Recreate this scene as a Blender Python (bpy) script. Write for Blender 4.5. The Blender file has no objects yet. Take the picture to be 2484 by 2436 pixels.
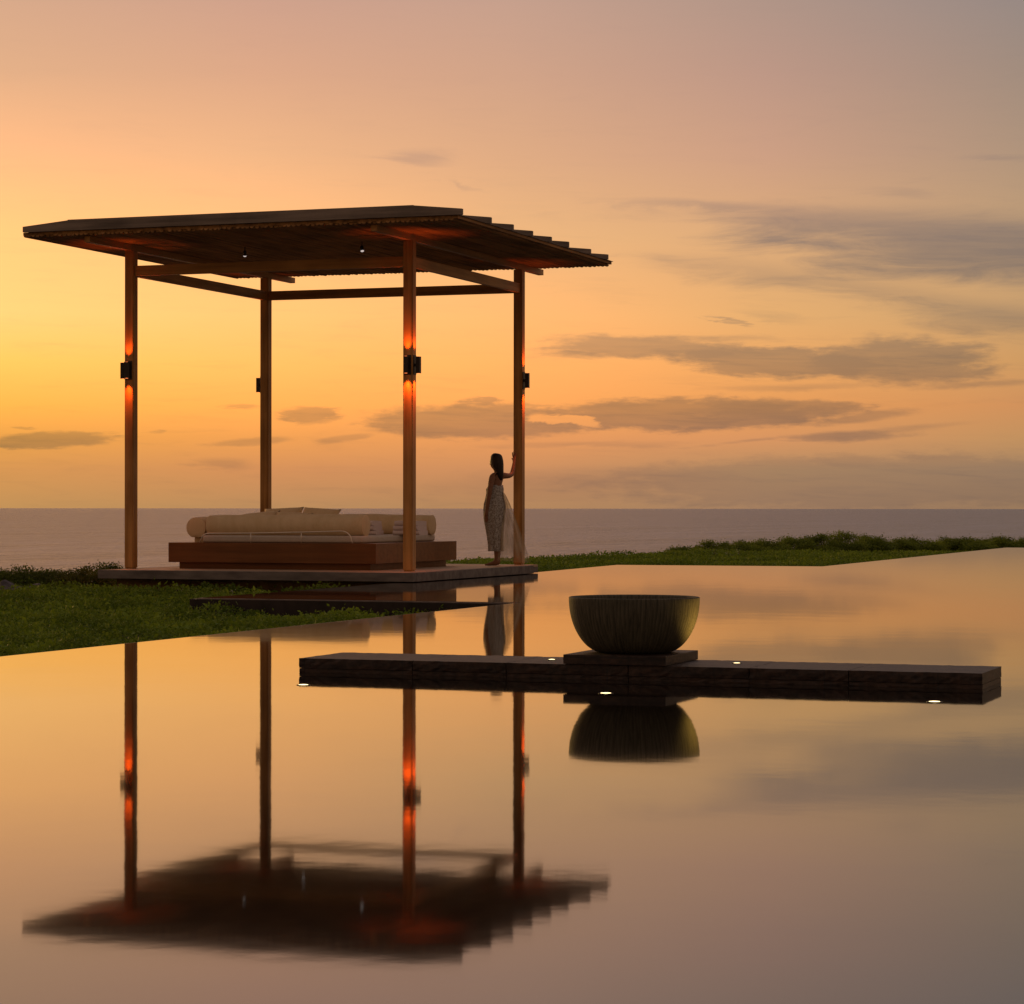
import bpy, bmesh, math, random
import numpy as np
from mathutils import Vector, Matrix
R = math.radians
random.seed(7); rng = np.random.default_rng(11)
SC = bpy.context.scene
COL = SC.collection

# ------------------------------------------------------------------ camera
YAW = 0.34435
EYE = 0.837                       # eye height over the pavilion deck (deck top is z = 0)
WATER = -0.125
cd = bpy.data.cameras.new('camera'); cam = bpy.data.objects.new('camera', cd); COL.objects.link(cam)
cd.sensor_fit = 'HORIZONTAL'; cd.sensor_width = 36; cd.lens = 89.32
cd.shift_y = 15.55 / 2484
cd.clip_start = 0.1; cd.clip_end = 200000
cam.matrix_world = (Matrix.Translation((0, 0, EYE)) @ Matrix.Rotation(YAW, 4, 'Z') @ Matrix.Rotation(R(90), 4, 'X')
                    @ Matrix.Rotation(2.3 / 2484, 4, 'Z'))
SC.camera = cam

# ------------------------------------------------------------------ colour management
vs = SC.view_settings
vs.view_transform = 'Standard'; vs.look = 'None'; vs.gamma = 1; vs.exposure = 0; vs.use_curve_mapping = False
SC.cycles.use_denoising = True
SC.cycles.max_bounces = 8
SC.cycles.sample_clamp_indirect = 4.0

def s2l(c):
    return tuple(((v / 255) / 12.92 if v / 255 <= 0.04045 else ((v / 255 + 0.055) / 1.055) ** 2.4) for v in c)

# ------------------------------------------------------------------ sky
SUN_AZ = -YAW - 0.42              # measured from +y towards +x
SUN_EL = R(3.0)
W = bpy.data.worlds.new('World'); SC.world = W; W.use_nodes = True
nt = W.node_tree; nt.nodes.clear()

class NB:                         # small node builder
    def __init__(s, t): s.t = t
    def new(s, typ, **kw):
        n = s.t.nodes.new(typ)
        for k, v in kw.items(): setattr(n, k, v)
        return n
    def put(s, sock, v):
        if isinstance(v, bpy.types.NodeSocket): s.t.links.new(v, sock)
        elif v is not None: sock.default_value = v
    def m(s, op, a, b=None, c=None, clamp=False):
        n = s.new('ShaderNodeMath', operation=op, use_clamp=clamp)
        s.put(n.inputs[0], a); s.put(n.inputs[1], b)
        if c is not None: s.put(n.inputs[2], c)
        return n.outputs[0]
    def ss(s, x, a, b, lo=0.0, hi=1.0, kind='SMOOTHSTEP'):
        n = s.new('ShaderNodeMapRange', interpolation_type=kind)
        for i, v in enumerate((x, a, b, lo, hi)): s.put(n.inputs[i], v)
        return n.outputs[0]
    def mix(s, f, a, b, blend='MIX'):
        n = s.new('ShaderNodeMix', data_type='RGBA', blend_type=blend)
        s.put(n.inputs[0], f)
        for i, v in ((6, a), (7, b)):
            s.put(n.inputs[i], v if isinstance(v, bpy.types.NodeSocket) else (*v[:3], 1))
        return n.outputs[2]
    def ramp(s, f, stops):
        n = s.new('ShaderNodeValToRGB'); e = n.color_ramp.elements
        while len(e) < len(stops): e.new(0.5)
        for el, (p, c) in zip(e, stops): el.position = p; el.color = (*c[:3], 1)
        s.put(n.inputs[0], f); return n.outputs[0]
    def noise(s, vec, scale, detail=4, rough=0.5, dist=0.0):
        n = s.new('ShaderNodeTexNoise'); s.put(n.inputs['Vector'], vec)
        n.inputs['Scale'].default_value = scale; n.inputs['Detail'].default_value = detail
        n.inputs['Roughness'].default_value = rough; n.inputs['Distortion'].default_value = dist
        return n.outputs[0]
    def mapping(s, vec, sc, loc=(0, 0, 0), rot=(0, 0, 0)):
        n = s.new('ShaderNodeMapping'); s.put(n.inputs[0], vec)
        n.inputs['Scale'].default_value = sc; n.inputs['Location'].default_value = loc; n.inputs['Rotation'].default_value = rot
        return n.outputs[0]

b = NB(nt)
gen = b.new('ShaderNodeTexCoord').outputs['Generated']
sep = b.new('ShaderNodeSeparateXYZ'); b.put(sep.inputs[0], gen)
az = b.m('ARCTAN2', sep.outputs[0], sep.outputs[1])
el = b.m('ARCSINE', sep.outputs[2])
# U: bearing in steps of 0.2 rad from the view's centre bearing, V: elevation in steps of 0.2 rad
U = b.m('DIVIDE', b.m('ADD', az, YAW), 0.2)
V = b.m('DIVIDE', el, 0.2)
VR = b.m('DIVIDE', V, 1.25, clamp=True)
cols = [
 (-1.0, [(963,(193,145,88)),(890,(214,150,84)),(830,(236,162,76)),(770,(250,185,80)),(690,(255,205,98)),(600,(255,214,126)),(450,(254,206,128)),(300,(247,188,134)),(150,(224,173,135)),(0,(210,165,137))]),
 (-0.5, [(963,(186,139,92)),(890,(212,144,90)),(830,(242,161,84)),(770,(253,180,88)),(690,(255,196,102)),(600,(255,203,120)),(450,(252,196,128)),(300,(241,182,134)),(150,(220,167,135)),(0,(204,159,139))]),
 (0.0,  [(963,(178,133,92)),(890,(205,142,95)),(830,(232,154,93)),(770,(250,171,92)),(690,(253,182,102)),(600,(252,188,115)),(450,(238,182,126)),(300,(222,170,131)),(150,(208,162,135)),(0,(196,158,140))]),
 (0.5,  [(963,(166,128,96)),(890,(182,140,99)),(830,(216,149,97)),(770,(232,157,90)),(690,(238,168,100)),(600,(230,174,112)),(450,(220,170,122)),(300,(204,158,131)),(150,(188,150,133)),(0,(174,147,134))]),
 (1.0,  [(963,(153,121,92)),(890,(166,132,99)),(830,(194,145,95)),(770,(208,145,92)),(690,(206,154,98)),(600,(204,160,110)),(450,(192,156,118)),(300,(174,146,123)),(150,(160,139,125)),(0,(148,135,131))]),
]
outs = []
for u, st in cols:
    st2 = []
    for y, c in st:
        r_l, g_l, b_l = s2l(c); k = max(0, (c[0] - 244) / 11)
        st2.append(((1 - y / 963) / 1.25, (r_l * (1 + .32 * k * max(0, min(1, .55 - .5 * u))), g_l, b_l)))
    outs.append((u, b.ramp(VR, st2)))
sky = outs[0][1]
for (u0, _), (u1, c1) in zip(outs, outs[1:]):
    sky = b.mix(b.ss(U, u0, u1, kind='LINEAR'), sky, c1)
# glow of the set sun beyond the left of the view
glow = b.m('MULTIPLY', b.ss(b.m('ABSOLUTE', b.m('ADD', U, 2.1)), 1.1, 0.0), b.ss(V, 1.6, 0.2))
sky = b.mix(b.m('MULTIPLY', glow, 0.6), sky, (1.6, 0.95, 0.32))
# clouds: (x, y, half width, half height, slope, strength, softness), pixels of a 1942 px wide view turned into bearings
CL = [
 (1860,485,620,96,.08,.95,.8),(1560,430,440,44,.07,.55,.9),(1330,392,260,14,.05,.35,.9),(1420,520,330,40,.12,.42,1.0),(1890,612,300,50,.08,.65,.9),(1650,556,300,26,.12,.40,1.0),(1250,490,90,10,.10,.2,.9),
 (1240,657,265,27,.03,.80,.5),(1470,688,270,37,.03,.88,.42),(1715,688,210,56,.03,.86,.5),(1130,672,120,10,.05,.3,.9),(1500,735,260,9,-.02,.35,.9),(1380,640,160,7,.03,.35,.9),(1860,732,150,10,-.05,.5,.8),
 (1300,786,330,37,.0,.86,.38),(900,800,260,39,.0,.80,.42),(1490,776,180,27,.03,.76,.45),(760,815,120,12,-.04,.4,.8),(1100,842,260,8,-.02,.3,.9),(1720,812,160,8,-.08,.35,.9),(1650,790,140,13,-.12,.6,.7),(1600,828,170,14,-.04,.7,.6),(1400,838,90,5,-.1,.4,.8),
 (578,788,68,20,.03,.72,.5),(450,772,48,5,.03,.5,.7),(890,763,34,12,.02,.65,.5),
 (110,835,140,18,-.02,.72,.4),(45,815,32,6,0,.5,.6),(280,822,30,6,0,.35,.8),
 (470,838,120,10,-.07,.5,.6),(420,880,90,16,.02,.38,.8),(650,832,52,9,-.1,.42,.7),
 (810,302,80,20,.08,.40,1.0),(865,356,80,9,.16,.26,1.0),(1370,611,66,6,.17,.55,.7),(1460,602,110,14,.12,.26,1.0),
 (1650,912,660,60,-.01,.38,.4),(1000,925,330,40,.0,.22,.8),(1180,905,330,30,0,.2,.8),(1710,375,90,16,.08,.24,1.0),(1890,314,120,8,.03,.24,1.0),
]
comb = b.new('ShaderNodeCombineXYZ'); b.put(comb.inputs[0], b.m('MULTIPLY', U, 3.0)); b.put(comb.inputs[1], b.m('MULTIPLY', V, 17.0))
n1 = b.m('SUBTRACT', b.noise(comb.outputs[0], 1.6, 8, 0.62, 0.6), 0.5)
comb2 = b.new('ShaderNodeCombineXYZ'); b.put(comb2.inputs[0], b.m('MULTIPLY', U, 6.0)); b.put(comb2.inputs[1], b.m('MULTIPLY', V, 22.0)); comb2.inputs[2].default_value = 5
n2 = b.m('SUBTRACT', b.noise(comb2.outputs[0], 2.2, 8, 0.62), 0.5)
comb3 = b.new('ShaderNodeCombineXYZ'); b.put(comb3.inputs[0], b.m('MULTIPLY', U, 4.0)); b.put(comb3.inputs[1], b.m('MULTIPLY', b.m('ADD', V, b.m('MULTIPLY', U, .03)), 48.0)); comb3.inputs[2].default_value = 9
n3 = b.m('SUBTRACT', b.noise(comb3.outputs[0], 1.5, 7, 0.62, 0.4), 0.5)
Uw = b.m('ADD', U, b.m('MULTIPLY', n1, 0.22)); Vw = b.m('ADD', V, b.m('MULTIPLY', n1, 0.03))
clear = None
def ellipse(x, y, w, h, sl):
    u0, v0, uw, vh = (x - 971) / 971, 1 - y / 963, w / 971, h / 963
    du = b.m('SUBTRACT', Uw, u0)
    dv = b.m('ADD', b.m('SUBTRACT', Vw, v0), b.m('MULTIPLY', du, sl))
    q = b.m('ADD', b.m('POWER', b.m('ABSOLUTE', b.m('DIVIDE', du, uw)), 2.0), b.m('POWER', b.m('ABSOLUTE', b.m('DIVIDE', dv, vh)), 2.0))
    return b.m('SUBTRACT', 1.0, b.m('SQRT', q))
hole = b.ss(b.m('ADD', ellipse(1075, 796, 85, 11, .12), b.m('MULTIPLY', n2, .5)), 0.0, 0.35)
tex = b.ss(n3, -.18, .16, .90, 1.06)
for i, (x, y, w, h, sl, st, so) in enumerate(CL):
    e = b.m('ADD', ellipse(x, y, w, h, sl), b.m('MULTIPLY', n1 if so > .7 else n2, 0.95 if so <= .7 else 0.8))
    k = b.m('MULTIPLY', b.ss(e, 0.0, so, 0.0, st), tex)
    one = b.m('SUBTRACT', 1.0, k)
    clear = one if clear is None else b.m('MULTIPLY', clear, one)
cov = b.m('MULTIPLY', b.m('SUBTRACT', 1.0, clear), b.m('SUBTRACT', 1.0, hole))
# thin streaks everywhere
streak = b.m('ADD', b.m('MULTIPLY', b.ss(n1, 0.02, 0.3), b.ss(V, 1.1, 0.25, 0.03, 0.16)), b.m('MULTIPLY', b.ss(n3, 0.0, 0.28), b.ss(V, .9, 0.2, 0.02, 0.14)))
cov = b.m('ADD', cov, streak, clamp=True)
cov = b.m('MULTIPLY', cov, b.ss(b.m('ABSOLUTE', U), 2.2, 1.3, 0.35, 1.0))
sky = b.mix(cov, sky, b.mix(1.0, sky, (0.47, 0.555, 0.84), 'MULTIPLY'))
# away from the sunset and overhead
side = b.ss(b.m('ABSOLUTE', b.m('ADD', U, 1.0)), 2.0, 9.0)
sky = b.mix(side, sky, b.ramp(VR, [(0.0, (.24, .125, .06)), (.4, (.31, .165, .075)), (1.0, (.27, .165, .10))]))
sky = b.mix(b.ss(el, 0.2, 1.2), sky, (0.30, 0.26, 0.27))
bg = b.new('ShaderNodeBackground'); b.put(bg.inputs[0], sky); bg.inputs[1].default_value = 1.0
ns = b.new('ShaderNodeTexSky', sky_type='NISHITA'); ns.sun_disc = False
ns.sun_elevation = SUN_EL; ns.sun_rotation = SUN_AZ; ns.dust_density = 3
bg2 = b.new('ShaderNodeBackground'); b.put(bg2.inputs[0], ns.outputs[0]); bg2.inputs[1].default_value = 0.0025
add = b.new('ShaderNodeAddShader'); b.put(add.inputs[0], bg.outputs[0]); b.put(add.inputs[1], bg2.outputs[0])
wo = b.new('ShaderNodeOutputWorld'); b.put(wo.inputs[0], add.outputs[0])

# ------------------------------------------------------------------ sun (just set behind the left of the view)
sl = bpy.data.lights.new('sun', 'SUN'); sl.energy = 0.7; sl.angle = R(8); sl.color = (1, .58, .16)
sun = bpy.data.objects.new('sun', sl); COL.objects.link(sun)
sd = Vector((math.sin(SUN_AZ) * math.cos(SUN_EL), math.cos(SUN_AZ) * math.cos(SUN_EL), math.sin(SUN_EL)))
sun.rotation_euler = sd.to_track_quat('Z', 'Y').to_euler()
sun.location = sd * 200

# ------------------------------------------------------------------ materials
MATS = {}
def mat(name):
    m = bpy.data.materials.new(name); m.use_nodes = True
    t = m.node_tree; bs = t.nodes['Principled BSDF']
    MATS[name] = m
    return m, NB(t), bs
def simple(name, c1, c2, scale=8, rough=.7, stretch=(1, 1, 1), bump=.15, spec=.3, detail=6, metallic=0, bumpdist=.01):
    m, q, bs = mat(name)
    oc = q.new('ShaderNodeTexCoord').outputs['Object']
    v = q.mapping(oc, stretch)
    n = q.noise(v, scale, detail, .6)
    big = q.noise(oc, scale * .13, 3, .5)
    f = q.m('ADD', q.m('MULTIPLY', n, .75), q.m('MULTIPLY', big, .35))
    q.put(bs.inputs['Base Color'], q.mix(q.ss(f, .35, .75), c1, c2))
    bs.inputs['Roughness'].default_value = rough; bs.inputs['Specular IOR Level'].default_value = spec; bs.inputs['Metallic'].default_value = metallic
    if bump:
        bp = q.new('ShaderNodeBump'); bp.inputs['Strength'].default_value = bump; bp.inputs['Distance'].default_value = bumpdist
        q.put(bp.inputs['Height'], n); q.put(bs.inputs['Normal'], bp.outputs[0])
    return m
def wood(name, c1, c2, axis, rough=.5, scale=14, bump=.2):
    st = {'x': (.05, 1, 1), 'y': (1, .05, 1), 'z': (1, 1, .05)}[axis]
    return simple(name, c1, c2, scale, rough, st, bump, .3, 8)

for ax in 'xyz':
    wood('teak ' + ax, (.28, .13, .034), (.56, .28, .085), ax)
    wood('weathered ' + ax, (.12, .095, .075), (.28, .22, .175), ax, .8)
    wood('bed teak ' + ax, (.12, .043, .012), (.20, .075, .022), ax, .45)
    wood('soffit ' + ax, (.15, .075, .026), (.50, .26, .095), ax, .75, 12)
wood('deck timber x', (.34, .22, .13), (.48, .33, .21), 'x', .6)
simple('deck fascia stone', (.10, .085, .075), (.20, .17, .15), 9, .8, (.3, 1, 1), .2)
simple('base wall stone', (.14, .09, .05), (.30, .19, .11), 5, .9, (1, 1, 1), .5, .2, 8, 0, .03)
simple('dark wet wall', (.012, .009, .009), (.035, .024, .022), 7, .55, (1, 1, .6), .4)
simple('coping stone', (.16, .12, .10), (.26, .2, .16), 12, .35)
simple('linen', (.66, .49, .28), (.76, .58, .36), 7, .95, (1, 1, .35), .5, .1, 7, 0, .03)
simple('mattress linen', (.52, .44, .36), (.60, .52, .44), 60, .95, (1, 1, 1), .1, .1)
simple('towelling', (.62, .50, .46), (.72, .60, .56), 160, 1, (1, 1, 1), .5, .05)
simple('steel', (.72, .64, .52), (.8, .72, .6), 20, .4, (1, 1, 1), 0, .5, 2, .25)
simple('bronze', (.018, .012, .010), (.035, .022, .016), 20, .5, (1, 1, 1), .05, .4)
simple('skin', (.20, .095, .05), (.25, .12, .065), 20, .55, (1, 1, 1), .05)
simple('hair', (.010, .006, .004), (.03, .016, .010), 60, .5, (1, 1, .08), .3)
simple('grey rock', (.06, .055, .06), (.17, .15, .15), 6, .9, (1, 1, 1), 1.0, .2, 8, 0, .08)
simple('soil', (.02, .018, .008), (.05, .042, .02), 3, 1, (1, 1, 1), .5)
simple('stem bark', (.035, .022, .012), (.08, .05, .03), 20, .9, (1, 1, .2), .4)
simple('flower white', (.55, .52, .42), (.7, .66, .55), 20, .8, (1, 1, 1), 0)

# slate blocks of the bar
m, q, bs = mat('slate')
oc = q.new('ShaderNodeTexCoord').outputs['Object']
n = q.noise(q.mapping(oc, (1, 1, 1)), 26, 10, .7); n2_ = q.noise(q.mapping(oc, (1, 1, 3)), 6, 6, .6)
wv = q.new('ShaderNodeTexBrick'); q.put(wv.inputs['Vector'], q.mapping(oc, (1, 1, 1), (.1, 0, .02), (R(90), 0, 0)))
wv.inputs['Scale'].default_value = 1; wv.inputs['Brick Width'].default_value = .62; wv.inputs['Row Height'].default_value = 5; wv.inputs['Mortar Size'].default_value = .004
wv.offset = 0
f = q.m('ADD', q.m('MULTIPLY', n, .6), q.m('MULTIPLY', n2_, .5))
c = q.mix(q.ss(f, .42, .72), (.008, .004, .003), (.050, .026, .016))
c = q.mix(q.m('MULTIPLY', wv.outputs['Fac'], .7), c, (.006, .005, .005))
q.put(bs.inputs['Base Color'], c); bs.inputs['Roughness'].default_value = .55; bs.inputs['Specular IOR Level'].default_value = .35
bp = q.new('ShaderNodeBump'); bp.inputs['Strength'].default_value = .6; bp.inputs['Distance'].default_value = .012; q.put(bp.inputs['Height'], f); q.put(bs.inputs['Normal'], bp.outputs[0])

# ribbed bowl
m, q, bs = mat('bowl concrete')
oc = q.new('ShaderNodeTexCoord').outputs['Object']
sp = q.new('ShaderNodeSeparateXYZ'); q.put(sp.inputs[0], oc)
ang = q.m('ARCTAN2', sp.outputs[1], sp.outputs[0])
cb = q.new('ShaderNodeCombineXYZ'); q.put(cb.inputs[0], q.m('MULTIPLY', ang, 9.0)); q.put(cb.inputs[1], q.m('MULTIPLY', sp.outputs[2], 2.2))
rib0 = q.noise(cb.outputs[0], 3.2, 6, .65, .3); fine = q.noise(oc, 70, 4, .6); blot = q.noise(oc, 5, 5, .6)
wob = q.m('ADD', q.m('MULTIPLY', ang, 104.0), q.m('MULTIPLY', rib0, 15.0))
rib = q.m('ADD', q.m('MULTIPLY', q.m('SINE', wob), .06), q.m('ADD', q.m('MULTIPLY', rib0, .75), .12))
c = q.mix(q.ss(rib, .30, .70), (.034, .031, .019), (.105, .092, .06))
c = q.mix(q.ss(blot, .4, .75, 0, .35), c, (.03, .03, .014))
q.put(bs.inputs['Base Color'], c); bs.inputs['Roughness'].default_value = .75; bs.inputs['Specular IOR Level'].default_value = .25
bp = q.new('ShaderNodeBump'); bp.inputs['Strength'].default_value = .55; bp.inputs['Distance'].default_value = .008
q.put(bp.inputs['Height'], q.m('ADD', rib, q.m('MULTIPLY', fine, .25))); q.put(bs.inputs['Normal'], bp.outputs[0])

# printed dress
m, q, bs = mat('printed dress')
oc = q.new('ShaderNodeTexCoord').outputs['Object']
n = q.noise(q.mapping(oc, (1, 1, .8)), 58, 5, .7, .8)
c = q.ramp(q.ss(n, .34, .68, kind='LINEAR'), [(0, (.15, .125, .105)), (.42, (.26, .23, .20)), (.62, (.42, .39, .345)), (1, (.62, .585, .53))])
q.put(bs.inputs['Base Color'], c); bs.inputs['Roughness'].default_value = .9; bs.inputs['Specular IOR Level'].default_value = .1
# sheer cloth
m, q, bs = mat('sheer cloth')
oc = q.new('ShaderNodeTexCoord').outputs['Object']
bs.inputs['Base Color'].default_value = (.55, .46, .33, 1); bs.inputs['Roughness'].default_value = 1; bs.inputs['Specular IOR Level'].default_value = 0
al = q.noise(q.mapping(oc, (1, 1, .3)), 9, 4, .6)
sp = q.new('ShaderNodeSeparateXYZ'); q.put(sp.inputs[0], oc)
q.put(bs.inputs['Alpha'], q.m('MULTIPLY', q.ss(al, .3, .7, .45, .9), q.ss(sp.outputs[2], .0, .35, .35, 1.0)))

# leaves
def leafmat(name, c1, c2, c3):
    m, q, bs = mat(name)
    gp = q.new('ShaderNodeNewGeometry').outputs['Position']
    a = q.noise(gp, 1.1, 4, .6); h = q.noise(gp, 26, 2, .5)
    c = q.mix(q.ss(a, .36, .66), c1, c2); c = q.mix(q.ss(h, .5, .75, 0, .8), c, c3)
    q.put(bs.inputs['Base Color'], c); bs.inputs['Roughness'].default_value = .65; bs.inputs['Specular IOR Level'].default_value = .2
    tr = q.new('ShaderNodeBsdfTranslucent'); q.put(tr.inputs[0], c)
    mx = q.new('ShaderNodeMixShader'); mx.inputs[0].default_value = .42
    q.put(mx.inputs[1], bs.outputs[0]); q.put(mx.inputs[2], tr.outputs[0])
    q.put(q.t.nodes['Material Output'].inputs[0], mx.outputs[0])
leafmat('ground cover leaves', (.08, .13, .010), (.19, .27, .022), (.27, .32, .05))
leafmat('shrub leaves', (.055, .075, .012), (.11, .14, .018), (.18, .20, .04))
leafmat('far shrub leaves', (.10, .135, .014), (.21, .26, .025), (.30, .33, .06))

# water of the pool
m, q, bs = mat('pool water')
gp = q.new('ShaderNodeNewGeometry').outputs['Position']
bs.inputs['Base Color'].default_value = (.010, .007, .005, 1); bs.inputs['Roughness'].default_value = .6; bs.inputs['Specular IOR Level'].default_value = 0
gl = q.new('ShaderNodeBsdfGlossy'); gl.inputs['Roughness'].default_value = .036; gl.inputs['Color'].default_value = (.98, 1, 1, 1)
fr = q.new('ShaderNodeFresnel'); fr.inputs[0].default_value = 1.33
fc = q.ramp(fr.outputs[0], [(0, (.02,) * 3), (.29, (.41,) * 3), (.345, (.455,) * 3), (.49, (.535,) * 3), (.76, (.71,) * 3), (1, (.86,) * 3)])
mx = q.new('ShaderNodeMixShader'); q.put(mx.inputs[0], fc); q.put(mx.inputs[1], bs.outputs[0]); q.put(mx.inputs[2], gl.outputs[0])
q.put(q.t.nodes['Material Output'].inputs[0], mx.outputs[0])
w1 = q.noise(q.mapping(gp, (1, 1, 1)), 1.3, 3, .5); w2 = q.noise(q.mapping(gp, (1, 1, 1)), 14, 2, .5)
hgt = q.m('ADD', q.m('MULTIPLY', w1, .008), q.m('MULTIPLY', w2, .0004))
bp = q.new('ShaderNodeBump'); bp.inputs['Strength'].default_value = .075; bp.inputs['Distance'].default_value = 1; q.put(bp.inputs['Height'], hgt); q.put(gl.inputs['Normal'], bp.outputs[0])

# sea
m, q, bs = mat('sea water')
gp = q.new('ShaderNodeNewGeometry').outputs['Position']
g1 = q.noise(q.mapping(gp, (.55, .07, 1), rot=(0, 0, -YAW)), 1, 8, .72, .3); g2 = q.noise(q.mapping(gp, (.05, .004, 1), rot=(0, 0, -YAW)), 1, 8, .75, .3)
gm = q.m('ADD', q.m('MULTIPLY', g1, .6), q.m('MULTIPLY', g2, .4))
q.put(bs.inputs['Base Color'], q.mix(q.ss(gm, .39, .61, kind='LINEAR'), (.010, .012, .020), (.185, .20, .315)))
bs.inputs['IOR'].default_value = 1.33; bs.inputs['Roughness'].default_value = .28
hgt = None
for sc, amp in (((.020, .006), 2.5), ((.09, .022), 2.6), ((.30, .09), 2.2), ((.8, .25), 1.5), ((2.6, .6), .30)):
    w = q.noise(q.mapping(gp, (sc[0], sc[1], 1), rot=(0, 0, -YAW)), 1, 3, .6, .3)
    w = q.m('MULTIPLY', w, amp); hgt = w if hgt is None else q.m('ADD', hgt, w)
bp = q.new('ShaderNodeBump'); bp.inputs['Strength'].default_value = 1; bp.inputs['Distance'].default_value = 1; q.put(bp.inputs['Height'], hgt); q.put(bs.inputs['Normal'], bp.outputs[0])

def emit(name, col, st):
    m, q, bs = mat(name)
    bs.inputs['Base Color'].default_value = (.8, .7, .6, 1)
    bs.inputs['Emission Color'].default_value = (*col, 1); bs.inputs['Emission Strength'].default_value = st
emit('warm lens', (1, .76, .36), 3.2); emit('red lens', (1, .22, .06), 3); emit('white lens', (1, .86, .8), .55)

# ------------------------------------------------------------------ object helpers
def tag(o, label=None, cat=None, group=None, kind=None):
    if label: o['label'] = label
    if cat: o['category'] = cat
    if group: o['group'] = group
    if kind: o['kind'] = kind
    return o
def empty(name, loc, label, cat, group=None, rz=0):
    o = bpy.data.objects.new(name, None); COL.objects.link(o); o.location = loc; o.rotation_euler = (0, 0, rz)
    o.empty_display_size = .2
    return tag(o, label, cat, group)
def link(name, me, m, parent=None, smooth=False):
    o = bpy.data.objects.new(name, me); COL.objects.link(o)
    for mm in (m if isinstance(m, (list, tuple)) else [m]): me.materials.append(MATS[mm])
    if parent is not None: o.parent = parent
    if smooth: me.polygons.foreach_set('use_smooth', [True] * len(me.polygons))
    return o
class G:                          # collects shapes into one mesh
    def __init__(s): s.bm = bmesh.new()
    def box(s, x0, x1, y0, y1, z0, z1, bev=0.0):
        r = bmesh.ops.create_cube(s.bm, size=1)
        vs_ = r['verts']
        for v in vs_:
            v.co = Vector(((x0 + x1) / 2 + v.co.x * (x1 - x0), (y0 + y1) / 2 + v.co.y * (y1 - y0), (z0 + z1) / 2 + v.co.z * (z1 - z0)))
        if bev:
            es = list({e for v in vs_ for e in v.link_edges})
            bmesh.ops.bevel(s.bm, geom=es, offset=bev, segments=2, profile=.6, affect='EDGES')
        return s
    def prism(s, pts, a0, a1, axis):          # polygon in the plane across the axis, extruded
        def P(p, t):
            return {'x': (t, p[0], p[1]), 'y': (p[0], t, p[1]), 'z': (p[0], p[1], t)}[axis]
        A = [s.bm.verts.new(P(p, a0)) for p in pts]; B = [s.bm.verts.new(P(p, a1)) for p in pts]
        s.bm.faces.new(A); s.bm.faces.new(B[::-1])
        for i in range(len(pts)):
            j = (i + 1) % len(pts); s.bm.faces.new((A[j], A[i], B[i], B[j]))
        return s
    def rings(s, rr, cap=True):
        L = [[s.bm.verts.new(p) for p in r] for r in rr]
        n = len(L[0])
        for a, c in zip(L, L[1:]):
            for i in range(n): s.bm.faces.new((a[i], a[(i + 1) % n], c[(i + 1) % n], c[i]))
        if cap:
            s.bm.faces.new(L[0][::-1]); s.bm.faces.new(L[-1])
        return s
    def lathe(s, prof, c=(0, 0, 0), n=64, axis='z', cap=True):
        rr = []
        for r, h in prof:
            ring = []
            for i in range(n):
                t = 2 * math.pi * i / n; p, k = r * math.cos(t), r * math.sin(t)
                v = {'z': (p, k, h), 'x': (h, p, k), 'y': (k, h, p)}[axis]
                ring.append((c[0] + v[0], c[1] + v[1], c[2] + v[2]))
            rr.append(ring)
        return s.rings(rr, cap)
    def tube(s, path, r, n=10):
        rr = []
        path = [Vector(p) for p in path]
        for i, p in enumerate(path):
            t = (path[min(i + 1, len(path) - 1)] - path[max(i - 1, 0)]).normalized()
            a = t.orthogonal() if i == 0 else (a - a.dot(t) * t)
            a.normalize(); c = t.cross(a)
            rr.append([tuple(p + r * (math.cos(2 * math.pi * k / n) * a + math.sin(2 * math.pi * k / n) * c)) for k in range(n)])
        return s.rings(rr)
    def mesh(s, name):
        bmesh.ops.recalc_face_normals(s.bm, faces=s.bm.faces)
        me = bpy.data.meshes.new(name); s.bm.to_mesh(me); s.bm.free(); return me
    def out(s, name, m, parent=None, off=(0, 0, 0), smooth=False):
        if any(off): bmesh.ops.translate(s.bm, verts=s.bm.verts, vec=-Vector(off))
        return link(name, s.mesh(name), m, parent, smooth)
def dup(root, loc, rz=0, label=None):
    r = root.copy(); COL.objects.link(r); r.location = loc; r.rotation_euler = (0, 0, rz)
    if label: r['label'] = label
    for ch in list(root.children):
        c = ch.copy(); COL.objects.link(c); c.parent = r
        for g in ch.children:
            d = g.copy(); COL.objects.link(d); d.parent = c
    return r
def smooth_by_angle(o, deg=35):
    me = o.data
    me.polygons.foreach_set('use_smooth', [True] * len(me.polygons))
    bm = bmesh.new(); bm.from_mesh(me)
    for e in bm.edges:
        if len(e.link_faces) == 2 and e.calc_face_angle(0) > R(deg): e.smooth = False
    bm.to_mesh(me); bm.free()

# ------------------------------------------------------------------ setting: sea, ground, pool
POOL = [(-8.62, -20), (-8.68, 24.5), (-12.34, 24.55), (-12.60, 36.45), (-12.95, 41.42), (-9.42, 41.62), (-9.75, 63.6), (40, 64.8), (40, -20)]
me = bpy.data.meshes.new('pool_water')
me.from_pydata([(x, y, WATER) for x, y in POOL], [], [tuple(range(len(POOL)))[::-1]])
if me.polygons[0].normal.z < 0: me.flip_normals()
tag(link('pool_water', me, 'pool water'), kind='structure')

SEA = -6.0
me = bpy.data.meshes.new('sea'); c_, s_ = math.cos(YAW), math.sin(YAW)
pts = []
for a, d in ((-3000, 20), (3000, 20), (70000, 90000), (-70000, 90000)):
    pts.append((c_ * a - s_ * d, s_ * a + c_ * d, SEA))
me.from_pydata(pts, [], [(0, 1, 2, 3)])
tag(link('sea', me, 'sea water'), kind='structure')

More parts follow.
